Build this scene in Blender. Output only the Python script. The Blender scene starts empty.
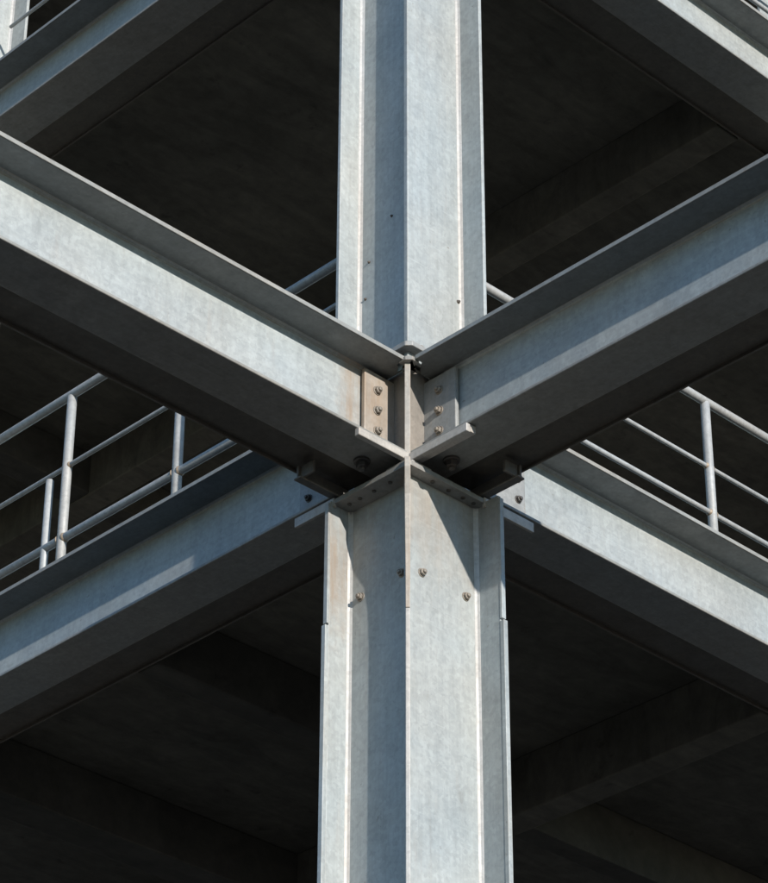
import bpy, bmesh, math, random
from mathutils import Vector, Matrix
random.seed(7)
scene = bpy.context.scene
COL = scene.collection

# ------------------------------------------------------------------ camera
EYE = 1.6                                   # eye height above the ground
cam_data = bpy.data.cameras.new('camera')
cam = bpy.data.objects.new('camera', cam_data)
COL.objects.link(cam)
scene.camera = cam
cam_data.sensor_fit = 'HORIZONTAL'
cam_data.sensor_width = 36.0
cam_data.lens = 36.0 * 2860.7 / 768.0
cam_data.clip_start = 0.05
cam_data.clip_end = 2000.0
_p, _y, _r = 0.570190503, -0.0141082347, -0.00414469074
fwd = Vector((math.sin(_y) * math.cos(_p), math.cos(_y) * math.cos(_p), math.sin(_p)))
right0 = Vector((math.cos(_y), -math.sin(_y), 0.0))
down0 = -right0.cross(fwd)
right = math.cos(_r) * right0 + math.sin(_r) * down0
down = -math.sin(_r) * right0 + math.cos(_r) * down0
m = Matrix((right, -down, -fwd)).transposed().to_4x4()
m.translation = Vector((0, 0, EYE))
cam.matrix_world = m

# ------------------------------------------------------------------ frame of the building
# x runs along the left front beam, y along the right front beam, origin on the corner column
S = 2 ** -0.5
DA = Vector((-S, -S, 0.0))
DB = Vector((S, -S, 0.0))
AXIS = DA * -6.88 + DB * -6.93             # foot of the corner column, on the ground
ROT = math.radians(-135.0)

def W(x, y, z):
    """building coordinates (z above the ground) -> world"""
    return AXIS + DA * x + DB * y + Vector((0, 0, z))

# ------------------------------------------------------------------ sun and sky
SUN = (DB + DA * 0.213 + Vector((0, 0, 0.28))).normalized()
world = bpy.data.worlds.new('World')
scene.world = world
world.use_nodes = True
wn = world.node_tree
for n in list(wn.nodes):
    wn.nodes.remove(n)
wo = wn.nodes.new('ShaderNodeOutputWorld')
bg = wn.nodes.new('ShaderNodeBackground')
sky = wn.nodes.new('ShaderNodeTexSky')
sky.sky_type = 'NISHITA'
sky.sun_disc = False
sky.sun_elevation = math.asin(SUN.z)
sky.sun_rotation = math.atan2(SUN.x, SUN.y)
sky.altitude = 100
sky.air_density = 1.0
sky.dust_density = 0.0
sky.ozone_density = 3.2
bg.inputs['Strength'].default_value = 0.15
wn.links.new(sky.outputs[0], bg.inputs['Color'])
wn.links.new(bg.outputs[0], wo.inputs['Surface'])

sun_data = bpy.data.lights.new('sun', 'SUN')
sun_data.energy = 4.2
sun_data.angle = math.radians(0.5)
sun_data.color = (1.0, 0.94, 0.86)
sun = bpy.data.objects.new('sun', sun_data)
COL.objects.link(sun)
sun.location = (10, -20, 30)
sun.rotation_euler = SUN.to_track_quat('Z', 'Y').to_euler()

scene.view_settings.view_transform = 'Standard'
scene.view_settings.look = 'None'
scene.view_settings.gamma = 1.0
scene.view_settings.exposure = 0.46
scene.view_settings.use_curve_mapping = False
scene.render.engine = 'CYCLES'
scene.cycles.max_bounces = 8
scene.cycles.diffuse_bounces = 5

# ------------------------------------------------------------------ materials
def new_mat(name):
    mt = bpy.data.materials.new(name)
    mt.use_nodes = True
    nt = mt.node_tree
    for n in list(nt.nodes):
        nt.nodes.remove(n)
    out = nt.nodes.new('ShaderNodeOutputMaterial')
    bs = nt.nodes.new('ShaderNodeBsdfPrincipled')
    nt.links.new(bs.outputs[0], out.inputs[0])
    return mt, nt, bs

class G:
    """tiny node graph helper"""
    def __init__(self, nt):
        self.nt = nt
    def n(self, t, **kw):
        nd = self.nt.nodes.new(t)
        for k, v in kw.items():
            setattr(nd, k, v)
        return nd
    def l(self, a, b):
        self.nt.links.new(a, b)
    def val(self, sock, v):
        if hasattr(v, 'is_linked'):
            self.l(v, sock)
        else:
            sock.default_value = v
    def math(self, op, a, b=0.0, c=None):
        nd = self.n('ShaderNodeMath', operation=op)
        self.val(nd.inputs[0], a)
        self.val(nd.inputs[1], b)
        if c is not None:
            self.val(nd.inputs[2], c)
        return nd.outputs[0]
    def coords(self, scale=(1, 1, 1)):
        tc = self.n('ShaderNodeTexCoord')
        oi = self.n('ShaderNodeObjectInfo')
        off = self.n('ShaderNodeCombineXYZ')
        r = self.math('MULTIPLY', oi.outputs['Random'], 37.0)
        self.l(r, off.inputs[0]); self.l(r, off.inputs[1]); self.l(r, off.inputs[2])
        add = self.n('ShaderNodeVectorMath', operation='ADD')
        self.l(tc.outputs['Object'], add.inputs[0]); self.l(off.outputs[0], add.inputs[1])
        mp = self.n('ShaderNodeMapping')
        mp.inputs['Scale'].default_value = scale
        self.l(add.outputs[0], mp.inputs['Vector'])
        return mp.outputs[0]
    def noise(self, vec, scale, detail=4.0, rough=0.55, dist=0.0):
        nd = self.n('ShaderNodeTexNoise')
        self.l(vec, nd.inputs['Vector'])
        nd.inputs['Scale'].default_value = scale
        nd.inputs['Detail'].default_value = detail
        nd.inputs['Roughness'].default_value = rough
        nd.inputs['Distortion'].default_value = dist
        return nd.outputs['Fac']
    def ramp(self, fac, stops):
        nd = self.n('ShaderNodeValToRGB')
        self.l(fac, nd.inputs[0])
        e = nd.color_ramp.elements
        while len(e) < len(stops):
            e.new(0.5)
        for el, (p, c) in zip(e, stops):
            el.position = p
            el.color = (c, c, c, 1) if not isinstance(c, tuple) else (*c, 1)
        return nd.outputs[0]
    def mix(self, fac, a, b, mode='MIX'):
        nd = self.n('ShaderNodeMix', data_type='RGBA', blend_type=mode)
        self.val(nd.inputs['Factor'], fac)
        for s, v in ((nd.inputs[6], a), (nd.inputs[7], b)):
            if hasattr(v, 'is_linked'):
                self.l(v, s)
            else:
                s.default_value = (*v, 1)
        return nd.outputs[2]

def galv(name, base=(0.355, 0.392, 0.402), streak='z', rust=0.0, band=None, dark=1.0, metal=0.15, wear=0.5):
    """hot-dip galvanised steel: cloudy zinc, fine spangle, run streaks, brown stains.
    band = (axis, centre, half width, strength): a stain with its own place on the part"""
    mt, nt, bs = new_mat(name)
    g = G(nt)
    c = g.coords()
    st = g.coords((70, 70, 1.6) if streak == 'z' else (1.3, 60, 60))
    dr = g.coords((22, 22, 1.8))
    oi = g.n('ShaderNodeObjectInfo')
    cloud = g.ramp(g.noise(c, 2.2, 6, 0.66, 0.6), [(0.30, 0.87), (0.72, 1.08)])
    patch = g.ramp(g.noise(c, 28.0, 6, 0.72, 0.6), [(0.32, 0.88), (0.68, 1.06)])
    vor = g.n('ShaderNodeTexVoronoi')
    vor.inputs['Scale'].default_value = 62.0
    vor.inputs['Randomness'].default_value = 1.0
    wob = g.n('ShaderNodeTexNoise'); wob.inputs['Scale'].default_value = 30.0
    g.l(c, wob.inputs['Vector'])
    vm = g.n('ShaderNodeVectorMath', operation='MULTIPLY_ADD')
    g.l(wob.outputs['Color'], vm.inputs[0]); vm.inputs[1].default_value = (0.03, 0.03, 0.03); g.l(c, vm.inputs[2])
    g.l(vm.outputs[0], vor.inputs['Vector'])
    sp = g.n('ShaderNodeSeparateColor')
    g.l(vor.outputs['Color'], sp.inputs[0])
    spang = g.ramp(sp.outputs[0], [(0.0, 0.91), (1.0, 1.06)])
    strk = g.ramp(g.noise(st, 1.0, 5, 0.7), [(0.33, 0.935), (0.66, 1.03)])
    drip = g.ramp(g.noise(dr, 1.0, 5, 0.7, 0.2), [(0.35, 0.92), (0.65, 1.04)])
    # handling scratches: long thin pale and dark lines in two slants
    scr = None
    for rot, sd in ((0.5, 1.0), (-0.9, 7.0), (1.9, 3.0)):
        mp = g.n('ShaderNodeMapping')
        mp.inputs['Rotation'].default_value = (rot, rot * 0.7, rot)
        mp.inputs['Location'].default_value = (sd, sd, sd)
        mp.inputs['Scale'].default_value = (2.2, 95.0, 95.0)
        g.l(c, mp.inputs['Vector'])
        q = g.ramp(g.noise(mp.outputs[0], 1.0, 2, 0.5), [(0.70, 0.0), (0.745, 1.0)])
        scr = q if scr is None else g.math('MAXIMUM', scr, q)
    piece = g.math('ADD', 0.94, g.math('MULTIPLY', oi.outputs['Random'], 0.10))
    k = g.mix(1.0, cloud, patch, 'MULTIPLY')
    k = g.mix(1.0, k, spang, 'MULTIPLY')
    k = g.mix(1.0, k, strk, 'MULTIPLY')
    k = g.mix(1.0, k, drip, 'MULTIPLY')
    k = g.mix(1.0, k, piece, 'MULTIPLY')
    k = g.mix(g.math('MULTIPLY', scr, 0.35), k, (1.12, 1.12, 1.12))
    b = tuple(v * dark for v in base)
    tint = g.mix(g.ramp(g.noise(c, 1.4, 3, 0.5), [(0.38, 0.0), (0.68, 1.0)]), b,
                 (b[0] * 1.05, b[1] * 0.985, b[2] * 0.93))
    col = g.mix(1.0, tint, k, 'MULTIPLY')
    # small dark specks and pinholes
    speck = g.ramp(g.noise(c, 46.0, 2, 0.5), [(0.70, 0.0), (0.76, 1.0)])
    speck2 = g.math('MULTIPLY', speck, g.ramp(g.noise(c, 4.0, 2), [(0.46, 0.0), (0.62, 0.55)]))
    col = g.mix(speck2, col, (0.17 * dark, 0.155 * dark, 0.135 * dark))
    # general faint rust bloom
    bloom = g.ramp(g.noise(dr, 1.3, 6, 0.72, 0.4), [(0.56, 0.0), (0.74, 1.0)])
    fac = g.math('MULTIPLY', bloom, 0.13 + rust)
    if band:
        ax, ce, hw, sg = band
        tc = g.n('ShaderNodeTexCoord')
        sx = g.n('ShaderNodeSeparateXYZ')
        g.l(tc.outputs['Object'], sx.inputs[0])
        q = g.math('SUBTRACT', sx.outputs['xyz'.index(ax)], ce)
        q = g.math('ABSOLUTE', q)
        q = g.math('ADD', q, g.math('MULTIPLY', g.math('SUBTRACT', g.noise(c, 13.0, 5, 0.65), 0.5), hw * 1.6))
        q = g.math('DIVIDE', q, hw)
        q = g.ramp(q, [(0.15, 1.0), (1.0, 0.0)])
        q = g.math('MULTIPLY', q, g.ramp(g.noise(dr, 1.0, 5, 0.7), [(0.30, 0.15), (0.62, 1.0)]))
        fac = g.math('ADD', fac, g.math('MULTIPLY', q, sg))
        fac = g.math('MINIMUM', fac, 0.85)
    # worn, dirty arrises
    bev = g.n('ShaderNodeBevel'); bev.samples = 4
    bev.inputs['Radius'].default_value = 0.007
    geo = g.n('ShaderNodeNewGeometry')
    dt = g.n('ShaderNodeVectorMath', operation='DOT_PRODUCT')
    g.l(bev.outputs[0], dt.inputs[0]); g.l(geo.outputs['True Normal'], dt.inputs[1])
    edge = g.ramp(g.math('SUBTRACT', 1.0, dt.outputs['Value']), [(0.02, 0.0), (0.14, 1.0)])
    edge = g.math('MULTIPLY', edge, g.ramp(g.noise(c, 9.0, 6, 0.75), [(0.40, 0.05), (0.62, wear + rust)]))
    fac = g.math('MINIMUM', g.math('ADD', fac, edge), 0.85)
    rcol = g.mix(g.noise(c, 30.0, 4, 0.6), (0.22 * dark, 0.145 * dark, 0.09 * dark), (0.35 * dark, 0.27 * dark, 0.195 * dark))
    col = g.mix(fac, col, rcol)
    g.l(col, bs.inputs['Base Color'])
    bs.inputs['Metallic'].default_value = metal
    ro = g.ramp(g.noise(c, 9.0, 4, 0.6), [(0.3, 0.44), (0.7, 0.70)])
    g.l(ro, bs.inputs['Roughness'])
    bu = g.n('ShaderNodeBump')
    bu.inputs['Strength'].default_value = 0.10
    bu.inputs['Distance'].default_value = 0.004
    h = g.math('ADD', g.noise(c, 3.0, 1, 0.4), g.math('MULTIPLY', g.noise(c, 160.0, 3, 0.6), 0.10))
    g.l(h, bu.inputs['Height'])
    g.l(bu.outputs[0], bs.inputs['Normal'])
    return mt

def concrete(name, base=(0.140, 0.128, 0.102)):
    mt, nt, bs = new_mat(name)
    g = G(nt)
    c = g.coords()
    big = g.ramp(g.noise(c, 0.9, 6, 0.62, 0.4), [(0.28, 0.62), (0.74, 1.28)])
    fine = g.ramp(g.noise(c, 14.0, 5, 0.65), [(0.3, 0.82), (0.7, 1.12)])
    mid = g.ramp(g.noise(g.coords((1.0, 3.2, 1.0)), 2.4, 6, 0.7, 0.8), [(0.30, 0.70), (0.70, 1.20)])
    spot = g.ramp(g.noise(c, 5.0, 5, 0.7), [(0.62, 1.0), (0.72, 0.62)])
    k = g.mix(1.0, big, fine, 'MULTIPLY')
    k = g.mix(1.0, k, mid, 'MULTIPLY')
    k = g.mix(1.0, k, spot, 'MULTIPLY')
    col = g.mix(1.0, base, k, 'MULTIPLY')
    g.l(col, bs.inputs['Base Color'])
    bs.inputs['Roughness'].default_value = 0.9
    bu = g.n('ShaderNodeBump')
    bu.inputs['Strength'].default_value = 0.4
    bu.inputs['Distance'].default_value = 0.006
    g.l(g.noise(c, 22.0, 5, 0.65), bu.inputs['Height'])
    g.l(bu.outputs[0], bs.inputs['Normal'])
    return mt

def asphalt():
    mt, nt, bs = new_mat('asphalt')
    g = G(nt)
    c = g.coords()
    k = g.ramp(g.noise(c, 0.35, 6, 0.6), [(0.3, 0.030), (0.7, 0.046)])
    f = g.ramp(g.noise(c, 60.0, 3, 0.6), [(0.3, 0.8), (0.7, 1.2)])
    g.l(g.mix(1.0, g.mix(1.0, k, f, 'MULTIPLY'), (1.15, 1.0, 0.80), 'MULTIPLY'), bs.inputs['Base Color'])
    bs.inputs['Roughness'].default_value = 0.92
    return mt

M = dict(
    beam=galv('galvanised_beam', streak='x'),
    beam_stain=galv('galvanised_beam_stained', streak='x', rust=0.05, band=('x', 0.375, 0.095, 0.85)),
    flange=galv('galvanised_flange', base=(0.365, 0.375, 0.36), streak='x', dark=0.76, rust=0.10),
    top_flange=galv('shade_toned_top_flange', streak='x', dark=0.50),  # halved tone puts the shade of the flange underside into the colour
    inner=galv('shade_toned_inner_channel', base=(0.115, 0.105, 0.088), streak='x', rust=0.1),  # dark base stands in for shade on the far half of the underside
    col=galv('galvanised_column', streak='z'),
    col_low=galv('galvanised_column_stained', streak='z', rust=0.04, band=('z', 7.42, 0.34, 0.38)),
    fin_rust=galv('rust_streaked_fin', streak='z', rust=0.05, band=('z', 7.24, 0.36, 0.75)),
    node=galv('galvanised_node', base=(0.24, 0.225, 0.205), streak='z', rust=0.45),
    cleat=galv('galvanised_cleat', base=(0.30, 0.312, 0.312), streak='z', rust=0.22),
    cleat_rust=galv('rusted_cleat', base=(0.35, 0.335, 0.31), streak='z', rust=0.55, wear=0.8, band=('z', 0.30, 0.26, 0.75)),
    bracket=galv('dull_bracket_steel', base=(0.13, 0.13, 0.125), streak='x', rust=0.25),
    fin=galv('stained_corner_fin', base=(0.37, 0.35, 0.32), streak='z', rust=0.65),
    seat=galv('scuffed_seat_plate', base=(0.44, 0.43, 0.41), streak='x', rust=0.30),
    plate=galv('galvanised_plate', base=(0.29, 0.29, 0.28), streak='x', rust=0.40),
    bolt=galv('bolt_steel', base=(0.27, 0.25, 0.22), streak='z', rust=0.40, metal=0.4),
    bolt_dark=galv('dark_bolt_steel', base=(0.10, 0.10, 0.10), streak='z', rust=0.1, metal=0.5),
    rail=galv('galvanised_tube', base=(0.36, 0.375, 0.38), streak='z', rust=0.06),
    weld=galv('weld_bead', base=(0.45, 0.455, 0.45), streak='z', wear=0.04),
    weld_rust=galv('rusty_weld', base=(0.34, 0.27, 0.20), streak='z', rust=0.6),
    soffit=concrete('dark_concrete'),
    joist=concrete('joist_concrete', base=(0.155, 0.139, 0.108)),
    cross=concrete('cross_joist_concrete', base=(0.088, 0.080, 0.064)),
    asphalt=asphalt(),
)

# ------------------------------------------------------------------ mesh helpers
def add_box(bm, x0, x1, y0, y1, z0, z1):
    v = [bm.verts.new(p) for p in ((x0, y0, z0), (x1, y0, z0), (x1, y1, z0), (x0, y1, z0),
                                   (x0, y0, z1), (x1, y0, z1), (x1, y1, z1), (x0, y1, z1))]
    for f in ((3, 2, 1, 0), (4, 5, 6, 7), (0, 1, 5, 4), (1, 2, 6, 5), (2, 3, 7, 6), (3, 0, 4, 7)):
        bm.faces.new([v[i] for i in f])

def add_prism(bm, poly, z0, z1):
    lo = [bm.verts.new((x, y, z0)) for x, y in poly]
    hi = [bm.verts.new((x, y, z1)) for x, y in poly]
    n = len(poly)
    bm.faces.new(lo[::-1]); bm.faces.new(hi)
    for i in range(n):
        bm.faces.new((lo[i], lo[(i + 1) % n], hi[(i + 1) % n], hi[i]))

def add_lathe(bm, base, axis, prof, seg=20, turn=0.0):
    """prof: (distance along axis, radius) pairs"""
    axis = Vector(axis).normalized()
    t = Vector((0, 0, 1)) if abs(axis.z) < 0.9 else Vector((1, 0, 0))
    u = axis.cross(t).normalized(); w = axis.cross(u)
    rings = []
    for d, r in prof:
        rings.append([bm.verts.new(Vector(base) + axis * d + (u * math.cos(turn + 2 * math.pi * i / seg) + w * math.sin(turn + 2 * math.pi * i / seg)) * r) for i in range(seg)])
    for a, b in zip(rings, rings[1:]):
        for i in range(seg):
            bm.faces.new((a[i], a[(i + 1) % seg], b[(i + 1) % seg], b[i]))
    bm.faces.new(rings[0][::-1]); bm.faces.new(rings[-1])

def add_tube(bm, p, q, r, seg=18):
    p, q = Vector(p), Vector(q)
    d = (q - p)
    add_lathe(bm, p, d, [(0, r * 0.9), (0.003, r), (d.length - 0.003, r), (d.length, r * 0.9)], seg)

def add_bolt(bm, base, axis, r):
    """washer, hexagon head, threaded end with domed tip"""
    base = Vector(base); ax = Vector(axis).normalized()
    add_lathe(bm, base - ax * 0.001, ax, [(0, r * 1.25), (r * 0.22, r * 1.25), (r * 0.28, r * 1.15)], 20)
    add_lathe(bm, base + ax * r * 0.27, ax, [(0, r), (r * 0.62, r), (r * 0.74, r * 0.86)], 6, random.random())
    add_lathe(bm, base + ax * r * 1.0, ax, [(0, r * 0.56), (r * 0.42, r * 0.54), (r * 0.60, r * 0.40)], 14)

def obj(name, bm, mat, parent=None, bevel=0.0, smooth=False, seg=2):
    bmesh.ops.recalc_face_normals(bm, faces=bm.faces[:])
    me = bpy.data.meshes.new(name)
    bm.to_mesh(me); bm.free()
    me.materials.append(mat)
    o = bpy.data.objects.new(name, me)
    COL.objects.link(o)
    if smooth:
        for p in me.polygons:
            p.use_smooth = True
        me.set_sharp_from_angle(angle=math.radians(40))
    if bevel:
        b = o.modifiers.new('bevel', 'BEVEL')
        b.width = bevel; b.segments = seg; b.limit_method = 'ANGLE'
        b.angle_limit = math.radians(40); b.harden_normals = False
    if parent:
        o.parent = parent
    return o

def box(name, mat, parent, dims, bevel=0.0):
    bm = bmesh.new(); add_box(bm, *dims)
    return obj(name, bm, mat, parent, bevel)

def thing(name, label, cat, loc, rot, group=None):
    o = bpy.data.objects.new(name, None)
    COL.objects.link(o)
    o.location = loc; o.rotation_euler = (0, 0, rot)
    o.empty_display_size = 0.2
    o['label'] = label; o['category'] = cat; o['kind'] = 'thing'
    if group:
        o['group'] = group
    return o

def copy_tree(root, parent=None):
    c = root.copy(); COL.objects.link(c)
    if parent:
        c.parent = parent
    for ch in list(root.children):
        copy_tree(ch, c)
    return c

# ------------------------------------------------------------------ ground
bm = bmesh.new()
add_box(bm, -400, 400, -400, 400, -0.4, 0.0)
ground = obj('ground', bm, M['asphalt'])
ground['kind'] = 'structure'

# ------------------------------------------------------------------ levels (metres above the ground)
ZB = 6.01 + EYE            # underside of the lower ring of beams
ZT = 6.465 + EYE           # their top
STOREY = 3.43
GX, GY = 3.10, 3.44        # column grid behind the corner

# ------------------------------------------------------------------ columns
def column_shaft(name, mat, root, z0, z1, lf, rf, ltip, rtip):
    """box of two plates with two side fins; lf = y of the left fin face, rf = x of the right fin face"""
    bm = bmesh.new()
    add_box(bm, 0.152, 0.172, lf, 0.190, z0, z1)            # plate facing the left front beam
    o = obj('web_plate', bm, mat, root, 0.0015)
    bm = bmesh.new()
    add_box(bm, rf, 0.220, 0.190, 0.213, z0, z1)            # plate facing the right front beam, lips past the corner
    o = obj('face_plate', bm, mat, root, 0.004)
    bm = bmesh.new()
    add_box(bm, rf, ltip, lf - 0.018, lf, z0, z1)
    obj('side_fin', bm, M['fin_rust'] if z0 < 1 else mat, root, 0.003)
    bm = bmesh.new()
    add_box(bm, rf - 0.018, rf, lf - 0.12, rtip, z0, z1)
    obj('side_fin', bm, mat, root, 0.003)
    for poly in (((0.1715, lf - 0.0005), (0.1715, lf + 0.016), (0.178, lf + 0.006), (0.188, lf - 0.0005)),
                 ((rf - 0.0005, 0.2125), (rf + 0.016, 0.2125), (rf + 0.006, 0.219), (rf - 0.0005, 0.229))):
        bm = bmesh.new()
        add_prism(bm, poly, z0, z1)
        obj('weld_seam', bm, M['weld'], root, 0.002)

def bolts_on(parent, mat, spots, axis, r):
    for p in spots:
        bm = bmesh.new(); add_bolt(bm, p, axis, r)
        obj('bolt', bm, mat, parent, 0.0015)

TOP = 14.4 + EYE
def make_column():
    root = thing('steel_column', 'tall galvanised corner column with side fins, standing where four beams meet',
                 'column', W(0, 0, 0), ROT, 'galvanised columns of the frame')
    column_shaft('lower', M['col_low'], root, 0.03, 5.93 + EYE, -0.158, -0.160, 0.283, 0.335)
    column_shaft('upper', M['col'], root, 6.47 + EYE, TOP, -0.119, -0.094, 0.293, 0.342)
    # cover strips on the fin tips, in two lengths with an open joint
    for zz0, zz1, e in ((0.03, 5.362 + EYE, 0.012), (5.371 + EYE, 5.915 + EYE, 0.004)):
        bm = bmesh.new()
        add_box(bm, 0.2825, 0.291 + e, -0.178, -0.156, zz0, zz1)
        obj('fin_strip', bm, M['col_low'], root, 0.002)
        bm = bmesh.new()
        add_box(bm, -0.180, -0.158, 0.3345, 0.343 + e, zz0, zz1)
        obj('fin_strip', bm, M['col_low'], root, 0.002)
    # node core between the two shafts
    bm = bmesh.new(); add_box(bm, -0.15, 0.165, -0.15, 0.165, 5.90 + EYE, 6.48 + EYE)
    obj('node_core', bm, M['node'], root, 0.003)
    bm = bmesh.new()
    prof = [(0.17, 5.30), (0.3085, 5.32), (0.3105, 5.50), (0.316, 5.62), (0.350, 5.80), (0.390, 5.90), (0.390, 5.944), (0.306, 5.955), (0.306, 6.47), (0.17, 6.47)]
    sides = []
    for sg in (-1, 1):
        half = [0.0082, 0.0082, 0.0088, 0.0100] + [0.0115] * 6
        sides.append([bm.verts.new((r * S + sg * e * S + 0.004, r * S - sg * e * S - 0.004, z + EYE)) for (r, z), e in zip(prof, half)])
    bm.faces.new(sides[0]); bm.faces.new(sides[1][::-1])
    for i in range(len(prof)):
        k = (i + 1) % len(prof)
        bm.faces.new((sides[0][i], sides[0][k], sides[1][k], sides[1][i]))
    obj('corner_fin', bm, M['fin'], root, 0.002)
    bm = bmesh.new()                                        # slim arris bead carrying the line on to the foot
    t = 0.0085 * S
    add_prism(bm, [(0.205 + t, 0.197 - t), (0.2225 + t, 0.2145 - t), (0.2225 - t, 0.2145 + t), (0.205 - t, 0.197 + t)], 0.03, 5.318 + EYE)
    obj('corner_bead', bm, M['weld'], root, 0.003)
    # bolts on the lower shaft just under the node
    bolts_on(root, M['bolt'], [(0.172, 0.133, 5.522 + EYE), (0.172, -0.095, 5.507 + EYE)], (1, 0, 0), 0.0155)
    bolts_on(root, M['bolt'], [(0.146, 0.213, 5.501 + EYE), (-0.095, 0.213, 5.491 + EYE)], (0, 1, 0), 0.0155)
    bolts_on(root, M['bolt_dark'], [(0.172, -0.083, 6.925 + EYE), (0.172, -0.063, 7.105 + EYE), (0.172, 0.072, 7.275 + EYE)], (1, 0, 0), 0.0055)
    bolts_on(root, M['bolt_dark'], [(-0.075, 0.213, 6.885 + EYE)], (0, 1, 0), 0.0075)
    return root

col0 = make_column()
far_cols = []
for (x, y, lab) in ((0, -GY, 'pale galvanised column partly seen behind the thin rail in the top left corner'),
                    (-GX, 0, 'pale sliver of a galvanised column beside the rails in the top right corner')):
    c = copy_tree(col0)
    c.location = W(x, y, 0)
    c['label'] = lab
    far_cols.append(c)

# parts that only the corner column has: collars, seats, node bolts
def L_plate(bm, o, inx, iny, tx, ty, z0, z1, cut=0.02):
    """L-shaped horizontal plate hugging the corner: o = outer offset, tx / ty = tail ends"""
    add_prism(bm, [(o - cut, o), (tx, o), (tx, iny), (inx, iny), (inx, ty), (o, ty), (o, o - cut)][::1], z0, z1)

bm = bmesh.new(); L_plate(bm, 0.270, 0.10, 0.10, -0.435, -0.38, 5.916 + EYE, 5.938 + EYE, 0.012)
collar = obj('collar_plate', bm, M['plate'], col0, 0.002)
for dims in ((0.258, 0.272, -0.381, -0.150, 5.902 + EYE, 5.944 + EYE), (-0.436, -0.150, 0.258, 0.272, 5.900 + EYE, 5.944 + EYE)):
    box('collar_lip', M['seat'], collar, dims, 0.002)
for k, q in enumerate((0.03, -0.05, -0.11, 0.12)):
    for p in ((0.225, q, 5.917 + EYE), (q - 0.01, 0.240, 5.917 + EYE)):
        bm = bmesh.new(); add_lathe(bm, p, (0, 0, -1), [(0, 0.009), (0.005, 0.009), (0.006, 0.006)], 12)
        obj('bolt', bm, M['bolt_dark'], collar)  # dark stubs standing in for open bolt holes in the collar
bm = bmesh.new(); L_plate(bm, 0.258, 0.12, 0.12, -0.12, -0.14, 6.495 + EYE, 6.518 + EYE, 0.022)
tcol = obj('top_collar', bm, M['plate'], col0, 0.003)
for p in ((0.235, 0.175, 6.517 + EYE), (0.165, 0.238, 6.517 + EYE)):
    bm = bmesh.new(); add_bolt(bm, p, (0, 0, 1), 0.012)
    obj('bolt', bm, M['bolt'], tcol, 0.001)
bm = bmesh.new(); L_plate(bm, 0.243, 0.15, 0.15, 0.185, 0.185, 6.440 + EYE, 6.458 + EYE, 0.02)
obj('corner_plate', bm, M['plate'], col0, 0.002)
bm = bmesh.new(); L_plate(bm, 0.246, 0.12, 0.12, 0.12, 0.12, 5.946 + EYE, 5.966 + EYE, 0.02)
obj('corner_plate', bm, M['plate'], col0, 0.002)
box('seat_plate', M['seat'], col0, (0.20, 0.492, 0.196, 0.221, 5.974 + EYE, 6.008 + EYE), 0.003)
box('seat_plate', M['seat'], col0, (0.170, 0.1995, 0.20, 0.536, 5.974 + EYE, 6.008 + EYE), 0.003)
box('seat_plate', M['seat'], col0, (0.1998, 0.222, 0.2222, 0.536, 5.970 + EYE, 6.0065 + EYE), 0.003)

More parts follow.
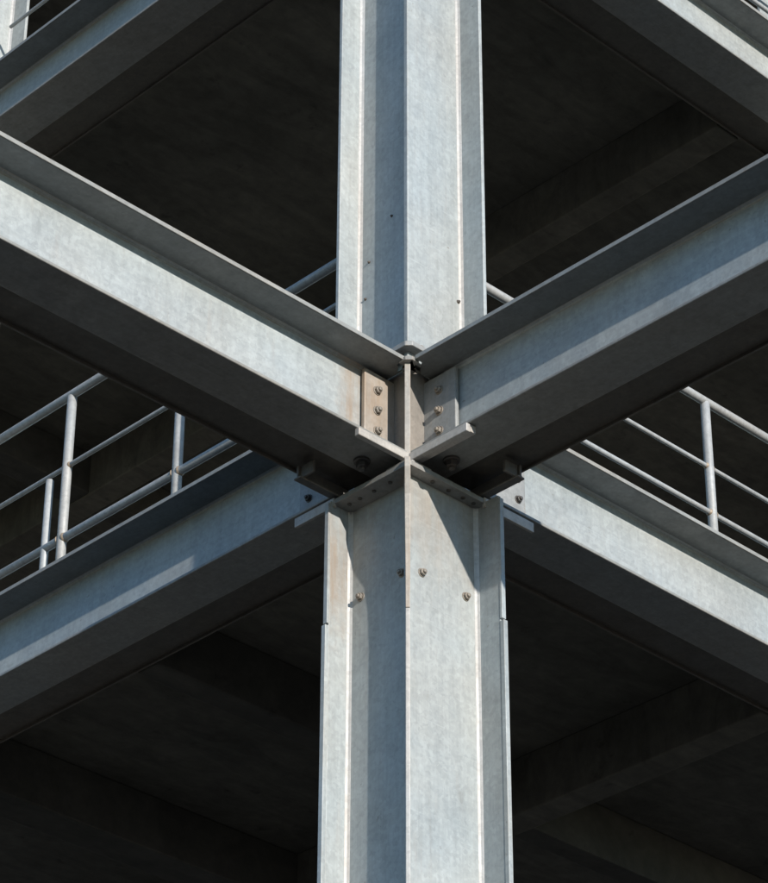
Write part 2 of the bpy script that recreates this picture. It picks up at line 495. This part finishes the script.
# ------------------------------------------------------------------ beams
def make_beam(label, loc, rot, x0, length, face, ztop=ZT, zbot=ZB, web_mat=None, cleat=None, cleat_mat=None,
              tip0=None, knee=False, bolt_r=0.0125, group='galvanised beams of the frame'):
    """face = +1 / -1: the side (local y) that carries the galvanised channel seen from outside"""
    root = thing('steel_beam', label, 'beam', loc, rot, group)
    z0, z1 = zbot - loc.z, ztop - loc.z
    f = face
    def Y(a, b):
        return (a * f, b * f) if f > 0 else (b * f, a * f)
    tip = x0 if tip0 is None else tip0
    L = length
    ya = Y(0.036, 0.050)
    box('web', web_mat or M['beam'], root, (x0, L, *ya, z0 + 0.015, z1 - 0.018))
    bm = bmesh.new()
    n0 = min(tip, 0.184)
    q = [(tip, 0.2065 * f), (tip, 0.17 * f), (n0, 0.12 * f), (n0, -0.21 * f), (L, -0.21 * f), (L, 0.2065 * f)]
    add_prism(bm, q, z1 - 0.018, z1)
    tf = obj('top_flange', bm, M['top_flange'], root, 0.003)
    box('flange_edge', M['flange'], tf, (tip + 0.0005, L, *Y(0.207, 0.2105), z1 - 0.0185, z1 + 0.0005), 0.0012)  # paler strip, the sunlit look of the flange tip put into its colour
    box('bottom_flange', M['flange'], root, (min(x0, 0.168), L, *Y(-0.020, 0.21), z0, z0 + 0.015), 0.004)
    # added channel coloured as underside shade: web behind, lower flange a little higher
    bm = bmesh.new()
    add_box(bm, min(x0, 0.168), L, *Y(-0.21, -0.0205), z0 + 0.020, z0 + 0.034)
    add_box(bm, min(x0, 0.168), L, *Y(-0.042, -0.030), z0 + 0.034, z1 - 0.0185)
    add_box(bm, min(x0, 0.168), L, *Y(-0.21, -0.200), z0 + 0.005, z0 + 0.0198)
    obj('shade_channel', bm, M['inner'], root, 0.002)
    # root fillet between web and top flange
    bm = bmesh.new()
    p = [(0.0495, z1 - 0.0175), (0.065, z1 - 0.0175), (0.054, z1 - 0.023), (0.0495, z1 - 0.034)]
    vs = [[bm.verts.new((x, yy * f, zz)) for yy, zz in p] for x in (x0, L)]
    for i in range(4):
        bm.faces.new((vs[0][i], vs[0][(i + 1) % 4], vs[1][(i + 1) % 4], vs[1][i]))
    bm.faces.new(vs[0]); bm.faces.new(vs[1][::-1])
    obj('fillet', bm, web_mat or M['beam'], root, 0.0)
    if cleat:
        cx0, cx1, cy0, cy1, cz0, cz1, spots, brad, bmat = cleat
        cl = box('cleat', cleat_mat or M['cleat'], root, (cx0, cx1, *Y(cy0, cy1), cz0 - loc.z, cz1 - loc.z), 0.004)
        for sx, sz in spots:
            bm = bmesh.new(); add_bolt(bm, (sx, cy1 * f, sz - loc.z), (0, f, 0), brad)
            obj('bolt', bm, bmat, cl, 0.0012)
    return root, Y, z0, z1

E = EYE
R_L, R_R, R_BL, R_BR = ROT, ROT + math.pi / 2, ROT - math.pi / 2, ROT + math.pi
fl, Y, z0, z1 = make_beam('sunlit galvanised I-beam rising left from the corner column, rust-stained at its bolted end',
    W(0, 0, ZB), R_L, 0.262, 7.5, 1, web_mat=M['beam_stain'], tip0=0.232,
    cleat=(0.160, 0.329, 0.060, 0.080, 6.100 + E, 6.430 + E, [(0.261, 6.348 + E), (0.261, 6.253 + E), (0.260, 6.157 + E)], 0.0165, M['bolt']),
    cleat_mat=M['cleat_rust'])
fr, Y2, z0, z1 = make_beam('blue-grey shaded galvanised I-beam rising right from the corner column, nothing standing on it',
    W(0, 0, ZB), R_R, 0.262, 7.5, -1, tip0=0.245,
    cleat=(0.160, 0.341, 0.060, 0.080, 6.100 + E, 6.430 + E, [(0.252, 6.356 + E), (0.252, 6.256 + E), (0.252, 6.161 + E)], 0.0165, M['bolt']))
bl, _, _, _ = make_beam('blue-grey galvanised I-beam sloping down left from the column, carrying the railing with the stub post',
    W(0, 0, ZB), R_BL, 0.262, GY - 0.20, 1,
    cleat=(0.190, 0.577, 0.0505, 0.070, 6.04 + E, 6.38 + E, [(0.518, 6.30 + E), (0.518, 6.187 + E), (0.518, 6.09 + E)], 0.0150, M['bolt_dark']))
br, _, _, _ = make_beam('bright sunlit galvanised I-beam sloping down right from the column, carrying a railing',
    W(0, 0, ZB), R_BR, 0.262, GX - 0.20, -1,
    cleat=(0.190, 0.610, 0.0505, 0.070, 6.04 + E, 6.38 + E, [(0.565, 6.30 + E), (0.565, 6.198 + E), (0.565, 6.09 + E)], 0.0150, M['bolt_dark']))
make_beam('blue-grey galvanised I-beam one storey up, cutting across the top left corner',
    W(0, 0, ZB + STOREY), R_BL, 0.20, GY - 0.20, 1, ZT + STOREY - 0.01, ZB + STOREY + 0.02)
make_beam('sunlit galvanised I-beam one storey up, cutting across the top right corner',
    W(0, 0, ZB + STOREY), R_BR, 0.20, GX - 0.20, -1, ZT + STOREY - 0.03, ZB + STOREY - 0.01)

# knees and big bolts under the two front beams
for root, f in ((fl, 1), (fr, -1)):
    bm = bmesh.new()
    ys = sorted((-0.166 * f, -0.154 * f))
    add_box(bm, 0.19, 0.462, ys[0], ys[1], -0.052, 0.004)
    ys = sorted((-0.176 * f, -0.135 * f))
    add_box(bm, 0.19, 0.468, ys[0], ys[1], -0.061, -0.0525)
    ys = sorted((-0.153 * f, -0.08 * f))
    add_box(bm, 0.44, 0.452, ys[0], ys[1], -0.0520, 0.003)
    obj('knee_bracket', bm, M['bracket'], root, 0.003)
for root, p in ((fl, (0.312, 0.050, 0.0)), (fr, (0.302, -0.066, 0.0))):
    bm = bmesh.new()
    add_lathe(bm, p, (0, 0, -1), [(0, 0.034), (0.010, 0.034), (0.011, 0.03)], 24)
    add_lathe(bm, (p[0], p[1], p[2] - 0.010), (0, 0, -1), [(0, 0.024), (0.022, 0.024), (0.025, 0.021)], 6, 0.3)
    add_lathe(bm, (p[0], p[1], p[2] - 0.034), (0, 0, -1), [(0, 0.014), (0.012, 0.0135), (0.016, 0.009)], 16)
    obj('bolt', bm, M['bolt_dark'], root, 0.0015)

# ------------------------------------------------------------------ railings
def make_railing(label, loc, rot, runs, posts, stubs, group='railings on the back beams'):
    root = thing('railing', label, 'railing', loc, rot, group)
    for name, x0, x1, z, r in runs:
        bm = bmesh.new(); add_tube(bm, (x0, 0, z), (x1, 0, z), r)
        obj(name, bm, M['rail'], root, 0, True)
    for x, h, r in posts:
        bm = bmesh.new()
        add_tube(bm, (x, 0, 0.006), (x, 0, h), r)
        obj('post', bm, M['rail'], root, 0, True)
        box('foot_plate', M['plate'], root, (x - 0.05, x + 0.05, -0.05, 0.05, 0, 0.008), 0.002)
        for name, x0, x1, z, rr in runs:                     # welded joints where a rail meets the post
            if name != 'top_rail' and x0 < x < x1:
                bm = bmesh.new()
                for sg in (-1, 1):
                    add_lathe(bm, (x + sg * r * 0.82, 0, z), (sg, 0, 0), [(0, rr + 0.005), (0.004, rr + 0.0045), (0.010, rr + 0.0008)], 16)
                obj('weld_joint', bm, M['weld_rust'], root, 0, True)
    for x, h, r in stubs:
        bm = bmesh.new(); add_tube(bm, (x, 0, 0.0), (x, 0, h), r)
        obj('stub_post', bm, M['rail'], root, 0, True)
    return root

t = 6.466
make_railing('galvanised tube railing left of the column, with a short stub post beside a tall post', W(0, 0, t + E), R_BL,
    [('top_rail', 1.32, 3.1, 7.572 - t, 0.022), ('top_rail', 0.20, 1.28, 7.388 - t, 0.022),
     ('mid_rail', 0.30, 3.1, 7.165 - t, 0.0115), ('bottom_rail', 0.30, 3.1, 6.768 - t, 0.020)],
    [(2.285, 7.56 - t, 0.023), (1.470, 7.56 - t, 0.023)], [(2.412, 7.143 - t, 0.019)])
make_railing('galvanised tube railing right of the column, one full post in view and no stub', W(0, 0, t + E), R_BR,
    [('top_rail', 1.22, 2.9, 7.358 - t, 0.021), ('top_rail', 0.20, 1.18, 7.268 - t, 0.021),
     ('mid_rail', 0.30, 2.9, 6.995 - t, 0.0105), ('bottom_rail', 0.30, 2.9, 6.746 - t, 0.0125)],
    [(1.940, 7.35 - t, 0.022)], [])
make_railing('thin dark rail above the upper beam in the top left corner', W(0, 0, t + E + STOREY - 0.01), R_BL,
    [('top_rail', 0.3, 3.1, 1.08, 0.022), ('mid_rail', 0.3, 3.1, 0.49, 0.010)],
    [(1.5, 1.08, 0.022)], [])
make_railing('pale rails above the sunlit upper beam in the top right corner', W(0, 0, t + E + STOREY - 0.03), R_BR,
    [('top_rail', 0.3, 2.9, 0.92, 0.021), ('mid_rail', 0.3, 2.9, 0.60, 0.0105), ('bottom_rail', 0.3, 2.9, 0.355, 0.0125)],
    [(1.3, 0.92, 0.022)], [])

# ------------------------------------------------------------------ floor slabs of the back bay
def make_slab(label, z, joists, cross):
    root = thing('floor_slab', label, 'floor slab', W(0, 0, z), ROT, 'concrete floor slabs')
    D = 9.0
    bm = bmesh.new()
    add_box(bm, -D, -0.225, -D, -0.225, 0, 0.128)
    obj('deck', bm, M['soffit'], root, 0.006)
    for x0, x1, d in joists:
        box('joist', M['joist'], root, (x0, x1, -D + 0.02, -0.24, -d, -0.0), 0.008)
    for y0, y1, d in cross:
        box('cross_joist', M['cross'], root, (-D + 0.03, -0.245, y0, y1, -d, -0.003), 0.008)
    return root

SZ = 6.34 + E
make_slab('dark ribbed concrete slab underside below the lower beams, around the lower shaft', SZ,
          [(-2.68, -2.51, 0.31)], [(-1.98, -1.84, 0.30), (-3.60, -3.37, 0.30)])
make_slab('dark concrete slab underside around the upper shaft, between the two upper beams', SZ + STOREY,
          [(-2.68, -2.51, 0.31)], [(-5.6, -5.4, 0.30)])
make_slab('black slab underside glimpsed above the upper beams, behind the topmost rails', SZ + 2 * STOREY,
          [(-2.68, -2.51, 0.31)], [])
